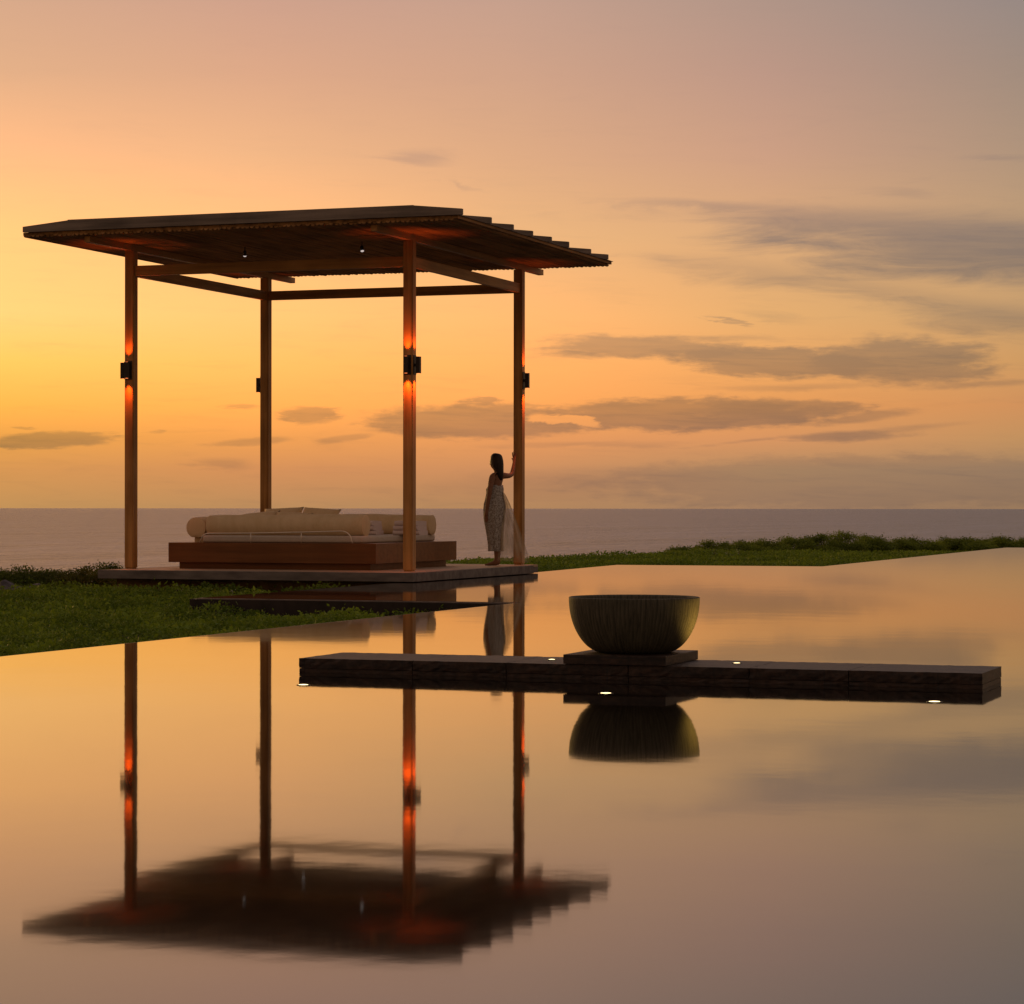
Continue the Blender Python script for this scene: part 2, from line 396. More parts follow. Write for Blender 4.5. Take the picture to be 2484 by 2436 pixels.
# the shoreline as bearings from the pool terrace (lateral distance over depth) against depth
SHORE = [(-9, 34), (-.60, 36), (-.25, 38), (-.16, 38.6), (-.13, 42), (-.088, 44), (-.045, 46), (-.025, 50), (.008, 55), (.045, 57), (.064, 62), (.074, 88), (.20, 104), (.6, 120), (9, 120)]
def shore_d(x, y):                # metres from the point to the edge of the land, negative over the sea
    Xc = math.cos(YAW) * x + math.sin(YAW) * y; Zc = -math.sin(YAW) * x + math.cos(YAW) * y
    s_ = Xc / np.maximum(Zc, .5)
    return np.interp(s_, [p[0] for p in SHORE], [p[1] for p in SHORE]) - Zc
def at(u, Zc):                    # bearing (in steps of 1/6163) and depth to x, y
    Xc = (u - 1242) / 6163 * Zc
    return math.cos(YAW) * Xc - math.sin(YAW) * Zc, math.sin(YAW) * Xc + math.cos(YAW) * Zc
def inpoly(x, y, poly):
    r = np.zeros(x.shape, bool); j = len(poly) - 1
    for i in range(len(poly)):
        xi, yi = poly[i]; xj, yj = poly[j]
        r ^= ((yi > y) != (yj > y)) & (x < (xj - xi) * (y - yi) / (yj - yi + 1e-12) + xi)
        j = i
    return r
def vnoise(x, y, s, seed):        # smooth value noise
    g = np.random.default_rng(seed).random((64, 64))
    X, Y = x / s, y / s; i, j = np.floor(X).astype(int), np.floor(Y).astype(int); fx, fy = X - i, Y - j
    fx, fy = fx * fx * (3 - 2 * fx), fy * fy * (3 - 2 * fy)
    a, b_, c, d = g[i % 64, j % 64], g[(i + 1) % 64, j % 64], g[i % 64, (j + 1) % 64], g[(i + 1) % 64, (j + 1) % 64]
    return (a * (1 - fx) + b_ * fx) * (1 - fy) + (c * (1 - fx) + d * fx) * fy
def ground_z(x, y):
    d = shore_d(x, y)
    z = -.44 + .10 * (vnoise(x, y, 2.3, 3) - .5)
    z = np.where((y > 41) & (y < 62), z + .06, z)
    Zc = -math.sin(YAW) * x + math.cos(YAW) * y
    f_ = np.clip((Zc - 60) / 16, 0, 1); z = z - .42 * f_ * f_ * (3 - 2 * f_)
    z = z - np.clip(-d, 0, 30) * 1.2
    return np.maximum(z, -9)
gx = np.concatenate([np.arange(-90, -36, 4), np.arange(-36, 6, .5), np.arange(6, 70, 4)])
gy = np.concatenate([np.arange(-30, 8, 4), np.arange(8, 106, .5), np.arange(106, 150, 4)])
X, Y = np.meshgrid(gx, gy, indexing='ij'); Z = ground_z(X, Y)
# the pool basin: the sheet dips under the water
Z = np.where(inpoly(X, Y, POOL), -1.2, Z)
vv = np.stack([X, Y, Z], -1).reshape(-1, 3); ny = len(gy); fs = []
for i in range(len(gx) - 1):
    for j in range(ny - 1):
        k = i * ny + j; fs.append((k, k + ny, k + ny + 1, k + 1))
me = bpy.data.meshes.new('ground'); me.from_pydata(vv.tolist(), [], fs)
tag(link('ground', me, 'soil', smooth=True), kind='structure')

# walls that hold the pool: built along the outside of the water
def wall_run(poly, t, z0, z1):
    g = G()
    P = [Vector((p[0], p[1])) for p in poly]; n = len(P); offs = []
    for i, p in enumerate(P):
        d0 = (p - P[i - 1]).normalized() if i else (P[1] - P[0]).normalized()
        d1 = (P[i + 1] - p).normalized() if i < n - 1 else d0
        n0, n1 = Vector((-d0.y, d0.x)), Vector((-d1.y, d1.x)); bi = (n0 + n1).normalized()
        offs.append(p + bi * t / max(.3, bi.dot(n0)))
    rr = [[(p.x, p.y, z0), (p.x, p.y, z1), (o.x, o.y, z1), (o.x, o.y, z0)] for p, o in zip(P, offs)]
    g.rings(rr); return g
wr = empty('pool_wall', (-8.7, 24.5, -.9), 'low dark pool wall edging the calm pool beside the grass', 'wall')
wall_run(POOL[:8], .10, -.9, WATER - .012).out('wall_body', 'dark wet wall', wr, (-8.7, 24.5, -.9))
wall_run(POOL[:8], .035, WATER - .011, WATER - .003).out('coping', 'coping stone', wr, (-8.7, 24.5, -.9))

# ------------------------------------------------------------------ pavilion
X0, Y0, SX, SY, PW = -12.596, 31.2126, 4.148, 4.3435, .1366      # front right post corner, spacing, post width
BX, BY = X0 - PW / 2 - SX / 2, Y0 + PW / 2 + SY / 2
O = (BX, BY, 0)
pav = empty('pavilion', O, 'open timber pavilion on a low deck between the pool and the sea', 'pavilion')
# deck, fascia and the wall under it
g = G()
nb = 34; dy0, dy1 = 30.62, 35.78
for i in range(nb):
    ya = dy0 + (dy1 - dy0) * i / nb; yb = dy0 + (dy1 - dy0) * (i + 1) / nb
    g.box(-16.79, -12.42, ya + .002, yb - .002, -.03, 0)
dk = g.out('deck', 'deck timber x', pav, O)
g = G(); g.box(-16.90, -12.30, 30.50, 30.617, -.116, -.001, .004); g.box(-16.90, -16.793, 30.62, 35.8, -.116, -.001, .004)
g.box(-12.417, -12.30, 30.62, 35.25, -.116, -.001, .004); g.box(-16.79, -12.42, 30.62, 35.78, -.116, -.033)
g.out('deck_edge', 'deck fascia stone', pav, O)
g = G(); g.box(-16.80, -12.62, 30.85, 35.7, -.9, -.118)
g.out('base_wall', 'base wall stone', pav, O)
# posts
n_ = .010
def postpts(x, y, w):
    return [(x + n_, y), (x + w - n_, y), (x + w - n_, y + n_), (x + w, y + n_), (x + w, y + w - n_), (x + w - n_, y + w - n_), (x + w - n_, y + w), (x + n_, y + w), (x + n_, y + w - n_), (x, y + w - n_), (x, y + n_), (x + n_, y + n_)]
posts = []
for px, py in ((X0 - SX, Y0), (X0, Y0), (X0 - SX, Y0 + SY), (X0, Y0 + SY)):
    xl = px - PW
    g = G(); g.prism(postpts(xl, py, PW), .02, 4.388, 'z')
    g.box(xl + .012, xl + PW - .012, py + .012, py + PW - .012, .0005, .02)
    posts.append((xl, py)); g.out('post', 'teak z', pav, O)
# tie beams between the posts
tz0, tz1, tt = 4.043, 4.181, .07
xa, xb = X0 - SX, X0 - PW
for yy in (Y0, Y0 + SY):
    ym = yy + PW / 2; G().box(xa + .001, xb - .001, ym - tt / 2, ym + tt / 2, tz0, tz1, .003).out('tie_beam', 'teak x', pav, O)
for xx in (X0 - SX, X0):
    xm = xx - PW / 2; G().box(xm - tt / 2, xm + tt / 2, Y0 + PW + .001, Y0 + SY - .001, tz0, tz1, .003).out('tie_beam', 'teak y', pav, O)
# roof beams over the posts
for xx in (X0 - SX, X0):
    xm = xx - PW / 2; G().box(xm - .042, xm + .042, 30.05, 36.61, 4.39, 4.474, .003).out('roof_beam', 'teak y', pav, O)
# roof: battened soffit, courses of boards on top
RX0, RX1, RY0, RY1 = -17.73, -11.47, 29.92, 36.45
roof = bpy.data.objects.new('roof', None); COL.objects.link(roof); roof.parent = pav; roof.location = (0, 0, 4.5)
OR = (BX, BY, 4.5)
def soffit():
    g = G(); pit = .066; nbt = int((RX1 - RX0) / pit)
    g.box(RX0, RX1, RY0 + .03, RY1 - .05, 4.500, 4.538)
    for i in range(nbt):
        xc = RX0 + pit * (i + .5)
        jy = random.uniform(-.02, .02); jz = random.uniform(-.005, .004)
        pts = [(xc + .5 * (pit - .006) * math.cos(t), 4.501 + jz - .026 * math.sin(t)) for t in np.linspace(0, math.pi, 8)]
        g.prism(pts, RY0 + random.uniform(0, .05), RY1 + jy, 'y')
    return g
soffit().out('soffit', 'soffit y', roof, OR)
bl, br = -17.71, -11.40
ys = [29.90, 30.95, 31.80, 32.58, 33.37, 34.13, 35.14, 35.97]
for i, yy in enumerate(ys):
    jj = random.uniform(-.006, .006)
    e0, e1 = .64 + random.uniform(-.05, .05), .64 + random.uniform(-.05, .05)
    zt, ze, zb = 4.684 + jj, 4.614 + jj, 4.540
    pts = [(bl, zb), (br, zb), (br, ze), (br - e1, zt - .004), (br - e1 - .001, zt), (bl + e0 + .001, zt), (bl + e0, zt - .008), (bl, ze)]
    yn = ys[i + 1] - .25 if i < len(ys) - 1 else yy + .38
    G().prism(pts, yy, yy + .055, 'y').out('roof_board', 'weathered x', roof, OR)
g = G()                            # the covering behind the boards, sloping back from each
for i, yy in enumerate(ys):
    y2 = ys[i + 1] - .003 if i < len(ys) - 1 else 36.42
    g.prism([(yy + .058, 4.540), (y2, 4.540), (y2, 4.545), (yy + .058, 4.552)], bl + .05, br - .05, 'x')
g.out('roof_covering', 'weathered x', roof, OR)

# wall lamps on the outward faces of the posts
def make_lamp(label):
    r = empty('wall_lamp', (0, 0, 0), label, 'lamp', 'up and down lamps on the pavilion posts')
    # the post face is the plane y = 0, the lamp stands out towards -y
    G().box(-.050, .050, -.008, -.0008, -.13, .13, .002).out('back_plate', 'bronze', r)
    g = G(); g.box(-.012, .012, -.034, -.0085, -.02, .02); g.out('bracket', 'bronze', r)
    G().box(-.030, .030, -.086, -.0345, -.1115, .1115, .002).out('lamp_body', 'bronze', r)
    for sg in (1, -1):
        o = G().lathe([(.020, sg * .112), (.018, sg * .1135)], (0, -.063, 0), 20).out('lens', 'red lens', r)
        ld = bpy.data.lights.new('bulb', 'SPOT'); ld.energy = 24.0 if sg > 0 else 40.0; ld.color = (1, .15, .014); ld.spot_size = R(66); ld.spot_blend = 1; ld.shadow_soft_size = .012
        lo = bpy.data.objects.new('bulb', ld); COL.objects.link(lo); lo.parent = r
        lo.location = (0, -.063, sg * .120); lo.rotation_euler = (R(180 - 3) if sg > 0 else R(3), 0, 0)
    return r
LZ = 2.738
names = ['front left', 'front right', 'back left', 'back right']
lab = {
 (0, 'f'): 'bronze lamp glowing on the front face of the leftmost pavilion post',
 (0, 'l'): 'bronze lamp on the outer left side of the leftmost pavilion post',
 (1, 'f'): 'bronze lamp with red glow on the front of the post nearest the viewer',
 (1, 'r'): 'bronze lamp in profile on the right of the post nearest the viewer',
 (2, 'l'): 'bronze lamp in profile on the left of the post behind the daybed',
 (3, 'r'): 'bronze lamp in profile on the post the woman leans on',
 (2, 'b'): 'bronze lamp on the hidden seaward side of the post behind the daybed',
 (3, 'b'): 'bronze lamp on the hidden seaward side of the post the woman leans on',
}
first = None
for i, (xl, py) in enumerate(posts):
    for face in ('fl', 'fr', 'l', 'r')[i]:
        loc, rz = {'f': ((xl + PW / 2, py, LZ), 0), 'l': ((xl, py + PW / 2, LZ), R(-90)), 'r': ((xl + PW, py + PW / 2, LZ), R(90)), 'b': ((xl + PW / 2, py + PW, LZ), R(180))}[face]
        if first is None:
            first = make_lamp(lab[(i, face)]); first.location = loc; first.rotation_euler = (0, 0, rz)
        else: dup(first, loc, rz, lab[(i, face)])

# small spotlights hanging under the roof
def make_down(label):
    r = empty('ceiling_spotlight', (0, 0, 0), label, 'spotlight', 'small spotlights under the pavilion roof')
    G().lathe([(.004, -.002), (.012, -.002), (.012, .0)], (0, 0, 0), 12).lathe([(.006, -.06), (.006, -.002)], (0, 0, 0), 12).out('stem', 'bronze', r)
    o = G().lathe([(.016, .055), (.030, .045), (.034, -.035), (.028, -.035), (.026, -.02)], (0, 0, 0), 20).out('lamp_head', 'bronze', r, smooth=True)
    o.location = (0, 0, -.095); o.rotation_euler = (R(14), R(8), 0); o.scale = (.72, .72, .8)
    l = G().lathe([(.033, -.036), (.030, -.048), (.018, -.056), (.003, -.060)], (0, 0, 0), 20).out('lens', 'white lens', o)
    return r
fd = make_down('small spotlight under the roof, nearest the left roof beam'); fd.location = (-15.45, 32.05, 4.478)
dup(fd, (-13.65, 31.98, 4.478), R(200), 'small spotlight under the roof, close behind the nearest post')
dup(fd, (-15.40, 33.95, 4.478), R(80), 'small spotlight under the roof, near the scalloped back eave')

st = G(); st.box(-17.02, -16.805, 30.95, 31.4, -.55, -.26, .006)
tag(st.out('stone_block', 'base wall stone'), 'brown stone block against the left end of the deck wall', 'block')
st = G(); st.box(-17.75, -17.05, 30.9, 31.3, -.34, -.300, .006)
tag(st.out('stepping_stone', 'coping stone'), 'flat pale slab in the plants left of the deck', 'slab')

# ------------------------------------------------------------------ daybed
bx0, bx1, by0, by1 = -16.35, -13.24, 31.50, 34.53
OB = ((bx0 + bx1) / 2, (by0 + by1) / 2, 0)
bed = empty('daybed', OB, 'wide low timber daybed with cream mattress in the middle of the deck', 'daybed')
G().box(bx0 + .12, bx1 - .12, by0 + .10, by1 - .12, .0006, .088).out('plinth', 'bed teak x', bed, OB)
g = G(); g.box(bx0, bx1, by0, by1, .09, .362, .004); g.out('base', 'bed teak x', bed, OB)
def soft_box(x0, x1, y0, y1, z0, z1, r):
    g = G(); g.box(x0, x1, y0, y1, z0, z1)
    bmesh.ops.bevel(g.bm, geom=list(g.bm.edges), offset=r, segments=4, profile=.5, affect='EDGES'); return g
soft_box(-15.93, -13.52, 31.70, 34.40, .364, .462, .03).out('mattress', 'mattress linen', bed, OB, True)
def rail_path():
    y = 31.62; P = [(-15.93, y, .363), (-15.90, y, .42)]
    for t in np.linspace(0, 1, 6): P.append((-15.90 + .10 * t * t + .02 * t, y, .42 + .068 * math.sin(t * math.pi / 2)))
    P += [(-15.15, y, .494), (-14.39, y, .510), (-13.86, y, .525)]
    for t in np.linspace(0, 1, 9):
        a = t * math.pi / 2; P.append((-13.80 + .15 * math.sin(a) + 0, y, .527 - .12 * (1 - math.cos(a))))
    P.append((-13.63, y, .363)); return P
rl = G().tube(rail_path(), .009, 8).out('guard_rail', 'steel', bed, OB, True)
for xx, zt in ((-15.15, .490), (-14.39, .506)):
    G().lathe([(.008, .363), (.008, zt)], (xx, 31.62, 0), 10).out('rail_post', 'steel', rl, OB, True)
for yy in (31.95, 34.05):
    g = G(); g.box(-16.15, -16.02, yy - .05, yy + .05, .3625, .4295, .004); g.out('bolster_support', 'linen', bed, OB)
def bolster(axis, c, L, r, label):
    prof = [(.0 + .002, -L / 2 - .012), (r * .55, -L / 2 - .010), (r * .90, -L / 2 - .002), (r * .975, -L / 2 + .004), (r * .992, -L / 2 + .004), (r * .992, -L / 2 + .014), (r * .972, -L / 2 + .018), (r * .99, -L / 2 + .06)]
    for t in np.linspace(-.4, .4, 9): prof.append((r * (1 + .012 * math.sin(t * 23)), t * L))
    prof += [(r * .99, L / 2 - .06), (r * .972, L / 2 - .018), (r * .992, L / 2 - .014), (r * .992, L / 2 - .004), (r * .975, L / 2 - .004), (r * .90, L / 2 + .002), (r * .55, L / 2 + .010), (.002, L / 2 + .012)]
    o = G().lathe(prof, (0, 0, 0), 56, axis).out('bolster_cushion', 'linen', None, smooth=True)
    ph = random.uniform(0, 9)
    for v in o.data.vertices:                      # stuffing is uneven
        h_ = {'x': v.co.x, 'y': v.co.y}[axis]
        v.co.z *= 1 - .022 * math.sin(h_ * 5.1 + ph) - .018 * math.sin(h_ * 12.7 + 2 * ph); v.co.z -= .006 * math.cos(h_ * 2.2 + ph)
    for v in o.data.vertices:                      # a flat where it lies
        if v.co.z < -r * .93: v.co.z = -r * .93
    o.location = c
    return tag(o, label, 'cushion', 'long round bolsters of the daybed')
r_ = .15
bolster('x', (-14.73, 31.91, .462 + r_ * .93 - .003), 2.36, r_, 'long cream bolster along the front of the daybed behind the rail')
bolster('y', (-16.085, 33.02, .431 + r_ * .93), 2.42, r_, 'cream bolster along the left side of the daybed, its round end facing us')
bolster('x', (-14.62, 34.22, .462 + r_ * .93 - .003), 2.26, r_, 'cream bolster along the back of the daybed behind the towels')
def pillow(w, h, t):
    g = G(); N = 14; top = []; bot = []
    def P(u, v, sg):
        k = (1 - abs(u) ** 2.6) * (1 - abs(v) ** 2.6); k = max(k, 0) ** .5
        pinch = 1 - .10 * (1 - min(abs(u), abs(v)) ) * 0
        sx = u * w / 2 * (1 - .07 * (1 - v * v)); sz = v * h / 2 * (1 - .07 * (1 - u * u))
        return (sx, sg * t / 2 * k, sz)
    grid = {}
    for sg in (1, -1):
        for i in range(N + 1):
            for j in range(N + 1):
                u, v = -1 + 2 * i / N, -1 + 2 * j / N
                edge = i in (0, N) or j in (0, N)
                if edge and (i, j, 1) in grid: grid[(i, j, sg)] = grid[(i, j, 1)]; continue
                grid[(i, j, sg)] = g.bm.verts.new(P(u, v, sg))
        for i in range(N):
            for j in range(N):
                q_ = [grid[(i, j, sg)], grid[(i + 1, j, sg)], grid[(i + 1, j + 1, sg)], grid[(i, j + 1, sg)]]
                g.bm.faces.new(q_ if sg > 0 else q_[::-1])
    return g
for (x, y, z, w, h, tx, ty, rz, label) in (
    (-16.02, 33.70, .640, .62, .44, 46, -6, 14, 'cream pillow at the left, lowest of those leaning on the back bolster'),
    (-15.78, 33.98, .690, .62, .44, 38, -3, 4, 'cream pillow leaning on the back bolster, highest and furthest back'),
    (-15.50, 33.66, .640, .60, .44, 46, 2, -4, 'cream pillow in front of the others, third from the left on the bed'),
    (-15.18, 33.92, .690, .64, .44, 40, 3, -8, 'cream pillow furthest right, in front of the back bolster'),):
    o = pillow(w, h, .17).out('pillow', 'linen', None, smooth=True); o.location = (x, y, z - .02); o.rotation_euler = (R(-tx), R(ty), R(rz))
    tag(o, label, 'pillow', 'pillows on the daybed')
def towel(w, d, h):
    g = G(); r = h / 2
    # a folded slab with a round fold in front, slightly domed
    pts = []
    for t in np.linspace(-90, 90, 9): pts.append((-d / 2 + r - r * math.cos(R(t)), r * math.sin(R(t)) + r))
    pts += [(0, h * 1.06), (d / 2 - .01, h * .98), (d / 2, h * .8), (d / 2, h * .58), (d / 2 - .012, h * .52), (d / 2, h * .46), (d / 2, .1 * h), (d / 2 - .008, 0), (0, 0)]
    g.prism([(p[0], p[1]) for p in pts], -w / 2, w / 2, 'x')
    bmesh.ops.bevel(g.bm, geom=[e for e in g.bm.edges if abs(e.verts[0].co.x) == w / 2 and abs(e.verts[1].co.x) == w / 2 and e.verts[0].co.x == e.verts[1].co.x], offset=.012, segments=3, affect='EDGES')
    return g
pos = ['at the bottom', 'in the middle', 'on top']
for sx, sy, ww, where in ((-14.03, 33.0, .42, 'left stack, beside the front bolster'), (-13.43, 33.2, .40, 'right stack, partly behind the nearest post')):
    for k in range(3):
        o = towel(ww - .03 * k, .34, .064).out('towel', 'towelling', None, smooth=True); smooth_by_angle(o, 50)
        o.location = (sx + random.uniform(-.01, .01), sy + random.uniform(-.01, .01), .4625 + k * .0662); o.rotation_euler = (0, 0, R(random.uniform(-6, 6)))
        tag(o, f'folded white towel {pos[k]} of the {where}', 'towel', 'folded towels on the daybed')

# ------------------------------------------------------------------ the bar in the pool, its plinth and bowl
OBar = (-4.21, 13.95, -.6)
BZ = -.040
bar = empty('stone_platform', OBar, 'long low dark slate platform standing in the pool under the bowl', 'platform')
def rough_block(g, x0, x1, y0, y1, z0, z1, amp, seed):
    """a split stone block: faces cut into small cells and nudged, edges worn"""
    nx, nyb, nz = max(2, int((x1 - x0) / .035)), max(2, int((y1 - y0) / .05)), max(2, int((z1 - z0) / .018))
    rg = np.random.default_rng(seed); cache = {}
    def vert(i, j, k):
        if (i, j, k) not in cache:
            p = np.array([x0 + (x1 - x0) * i / nx, y0 + (y1 - y0) * j / nyb, z0 + (z1 - z0) * k / nz])
            on = [(i == 0) - (i == nx), (j == 0) - (j == nyb), (k == 0) - (k == nz)]
            ne = sum(1 for o in on if o)
            dd = rg.uniform(0, amp) * (1 + .9 * (ne > 1))
            p = p + np.array([on[0] * .2, on[1], on[2] * .25]) * dd
            cache[(i, j, k)] = g.bm.verts.new(p)
        return cache[(i, j, k)]
    for k in range(nz):
        for i in range(nx):
            for j in (0, nyb): g.bm.faces.new((vert(i, j, k), vert(i + 1, j, k), vert(i + 1, j, k + 1), vert(i, j, k + 1)))
        for j in range(nyb):
            for i in (0, nx): g.bm.faces.new((vert(i, j, k), vert(i, j + 1, k), vert(i, j + 1, k + 1), vert(i, j, k + 1)))
    for i in range(nx):
        for j in range(nyb):
            for k in (0, nz): g.bm.faces.new((vert(i, j, k), vert(i + 1, j, k), vert(i + 1, j + 1, k), vert(i, j + 1, k)))
gl_, gt_ = G(), G(); ed = np.linspace(-6.205, -2.21, 7) + np.array([0, .05, -.04, .02, .05, -.06, 0])
for i in range(6):
    rough_block(gl_, ed[i] + .0015, ed[i + 1] - .0015, 13.604, 14.246, -.6, BZ - .0605, .004, i)
    rough_block(gt_, ed[i] + .0015, ed[i + 1] - .0015, 13.598, 14.252, BZ - .0598, BZ - random.uniform(0, .0015), .0035, 40 + i)
gl_.out('lower_course', 'slate', bar, OBar); gt_.out('top_slab', 'slate', bar, OBar)
pl = G().box(-4.565, -3.965, 13.585, 14.262, BZ + .0006, BZ + .054, .003).out('stone_plinth', 'slate')
tag(pl, 'square dark slate block under the big bowl', 'plinth')
BC = (-4.252, 13.93, BZ + .0545)
prof = [(.205, 0), (.235, .012)]
for t in np.linspace(.08, 1, 20):
    prof.append((.225 + .150 * math.sin(t * math.pi / 2) ** .85, .012 + .300 * t ** 1.35))
prof += [(.374, .3155), (.366, .318), (.358, .3155)]
for t in np.linspace(1, 0, 14):
    prof.append((.02 + .33 * math.sin(t * math.pi / 2) ** .7, .05 + .26 * t ** 1.6))
bowl = G().lathe(prof, (0, 0, 0), 128).out('bowl', 'bowl concrete', None, smooth=True); bowl.location = BC
smooth_by_angle(bowl, 60)
tag(bowl, 'big round ribbed stone bowl on the platform in the pool', 'bowl')

def disc_light(name, label, group, loc, rad, dome, spot=None):
    r = empty(name, loc, label, 'light', group)
    G().lathe([(rad * 1.0, -.05), (rad * 1.22, -.05), (rad * 1.22, .0015), (rad * 1.0, .0015)], (0, 0, 0), 28).out('rim', 'bronze', r, smooth=False)
    G().lathe([(rad * .98, .0), (rad * .8, dome * .6), (rad * .4, dome * .95), (.001, dome)], (0, 0, 0), 28).out('lens', 'warm lens', r, smooth=True)
    if spot:
        ld = bpy.data.lights.new('bulb', 'SPOT'); ld.energy = spot[0]; ld.color = (1, .60, .13); ld.spot_size = R(spot[2]); ld.spot_blend = .9; ld.shadow_soft_size = .02
        lo = bpy.data.objects.new('bulb', ld); COL.objects.link(lo); lo.parent = r; lo.location = (0, 0, dome + .006)
        d = (Vector(spot[1]) - Vector(loc)).normalized(); lo.rotation_euler = d.to_track_quat('-Z', 'Y').to_euler()
    return r
GP = 'round lights flush with the water in front of the platform'
disc_light('pool_light', 'round warm light at the water off the left front corner of the platform', GP, (-5.73, 12.62, WATER + .001), .031, .004)
disc_light('pool_light', 'round warm light at the water in front of the bowl', GP, (-4.0, 12.6, WATER + .001), .033, .004)
disc_light('pool_light', 'round warm light at the water near the right end of the platform', GP, (-2.29, 12.62, WATER + .001), .033, .004)
GT = 'uplights set in the top of the platform'
disc_light('recessed_uplight', 'small uplight set in the platform top left of the bowl', GT, (-4.75, 13.93, BZ + .001), .022, .004, (4, (-4.56, 13.93, .25), 70))
disc_light('recessed_uplight', 'small uplight set in the platform top right of the bowl', GT, (-3.66, 13.98, BZ + .001), .022, .004, (19, (-3.88, 13.98, .25), 80))

# ------------------------------------------------------------------ the woman at the post
def bake_skin(name, verts, edges, radii, m, parent, sub=2, root=0):
    me = bpy.data.meshes.new(name); me.from_pydata(verts, edges, [])
    o = bpy.data.objects.new(name, me); COL.objects.link(o)
    sk = o.modifiers.new('skin', 'SKIN'); sk.use_smooth_shade = True
    o.modifiers.new('sub', 'SUBSURF').levels = sub; o.modifiers['sub'].render_levels = sub
    for i, d in enumerate(me.skin_vertices[0].data):
        rr = radii[i]; d.radius = rr if isinstance(rr, tuple) else (rr, rr); d.use_root = (i == root)
    dg = bpy.context.evaluated_depsgraph_get()
    new = bpy.data.meshes.new_from_object(o.evaluated_get(dg))
    bpy.data.objects.remove(o)
    return link(name, new, m, parent, True)
PL = (-12.80, 34.90, 0)
per = empty('person', PL, 'barefoot woman in a printed dress with one hand on the back right post', 'person', rz=YAW)
# local frame: x right as seen from the pool, y away, z up
V_, E_, Rd = [], [], []
def chain(pts, start=None):
    k = start; ids = []
    for p, r in pts:
        V_.append(p); Rd.append(r); i = len(V_) - 1; ids.append(i)
        if k is not None: E_.append((k, i))
        k = i
    return ids
t = chain([((.015, .0, .90), (.115, .095)), ((.02, .0, 1.02), (.095, .08)), ((.035, .0, 1.15), (.10, .085)), ((.050, .0, 1.26), (.085, .075)), ((.052, .0, 1.335), (.062, .055)), ((.047, .005, 1.395), .043)])
pel, chest, neck = t[0], t[3], t[5]
h = chain([((.026, .022, 1.445), .058), ((.014, .026, 1.50), .078), ((.018, .015, 1.55), .080), ((.022, .012, 1.588), .058)], neck)
chain([((-.058, .086, 1.487), .013)], h[1])                                # nose
# raised far arm, hand on the post
ra = chain([((.105, .065, 1.315), .058), ((.155, .115, 1.318), .050), ((.215, .215, 1.315), .040), ((.262, .32, 1.335), .036), ((.285, .40, 1.43), .033), ((.298, .465, 1.525), .024), ((.302, .495, 1.565), .030)], chest)
hand = ra[-1]
for k, (da, dz, L) in enumerate(((-.022, .045, .07), (-.008, .052, .08), (.006, .052, .078), (.018, .045, .06))):
    chain([((.302 + da * .9, .506, 1.565 + dz * .8), .0095), ((.302 + da * 1.25, .514, 1.565 + dz * .8 + L * .5), .0088), ((.302 + da * 1.4, .516, 1.565 + dz * .8 + L), .0075)], hand)
chain([((.278, .50, 1.56), .011), ((.262, .508, 1.585), .009)], hand)
# hanging near arm
la = chain([((.005, -.068, 1.31), .060), ((-.022, -.118, 1.295), .052), ((-.045, -.152, 1.17), .043), ((-.062, -.17, 1.05), .036), ((-.085, -.165, .92), .033), ((-.10, -.145, .80), .024), ((-.105, -.135, .755), .030)], chest)
hand = la[-1]
for k, (da, db, L) in enumerate(((-.020, .010, .075), (-.009, -.002, .085), (.004, -.008, .08), (.016, -.010, .062))):
    chain([((-.107 + da, -.132 + db, .715), .0095), ((-.104 + da, -.128 + db, .715 - L * .5), .0088), ((-.098 + da, -.124 + db, .715 - L), .0075)], hand)
chain([((-.128, -.118, .745), .011), ((-.132, -.11, .71), .009)], hand)
# legs and feet
for sgn, (hx, hy) in ((1, (.055, .055)), (-1, (-.02, -.055))):
    fx, fy = (.052, .05) if sgn > 0 else (.03, -.035)
    lg = chain([((hx, hy, .80), .070), ((fx * .9 + .0, fy * 1.0, .47), .050), ((fx + .01, fy, .30), .047), ((fx + .012, fy, .085), .032), ((fx + .012, fy, .040), .036)], pel)
    chain([((fx + .04, fy - .005, .028), .026)], lg[-1])
    chain([((fx - .06, fy + .02, .030), .030), ((fx - .125, fy + .035, .016), .017), ((fx - .16, fy + .042, .013), .012)], lg[-1])
body = bake_skin('body', V_, E_, Rd, 'skin', per)
# hair: a smooth rounded sheath over the back of the head, drawn together down the back
def sheath(name, pts, m, n=28):
    g = G(); P = [Vector(p[0]) for p in pts]; rr = []
    for i, p in enumerate(P):
        t = (P[min(i + 1, len(P) - 1)] - P[max(i - 1, 0)]).normalized()
        a = Vector((.75, -.66, 0)); a = (a - a.dot(t) * t).normalized(); c = t.cross(a)
        ra_, rc_ = pts[i][1], pts[i][2]
        rr.append([tuple(p + ra_ * math.cos(q_) * a + rc_ * math.sin(q_) * c * (1 + .04 * math.sin(q_ * 9))) for q_ in np.linspace(0, 2 * math.pi, n, endpoint=False)])
    return g.rings(rr).out(name, m, per, smooth=True)
sheath('hair', [((.034, -.002, 1.645), .006, .006), ((.033, -.002, 1.640), .038, .038), ((.033, -.004, 1.625), .066, .064), ((.035, -.006, 1.60), .086, .080), ((.040, -.010, 1.56), .093, .088), ((.052, -.020, 1.51), .090, .089), ((.066, -.032, 1.46), .078, .084),
  ((.080, -.044, 1.41), .060, .074), ((.092, -.054, 1.36), .046, .062), ((.098, -.058, 1.31), .038, .050), ((.100, -.060, 1.265), .026, .034), ((.100, -.060, 1.235), .006, .008)], 'hair')
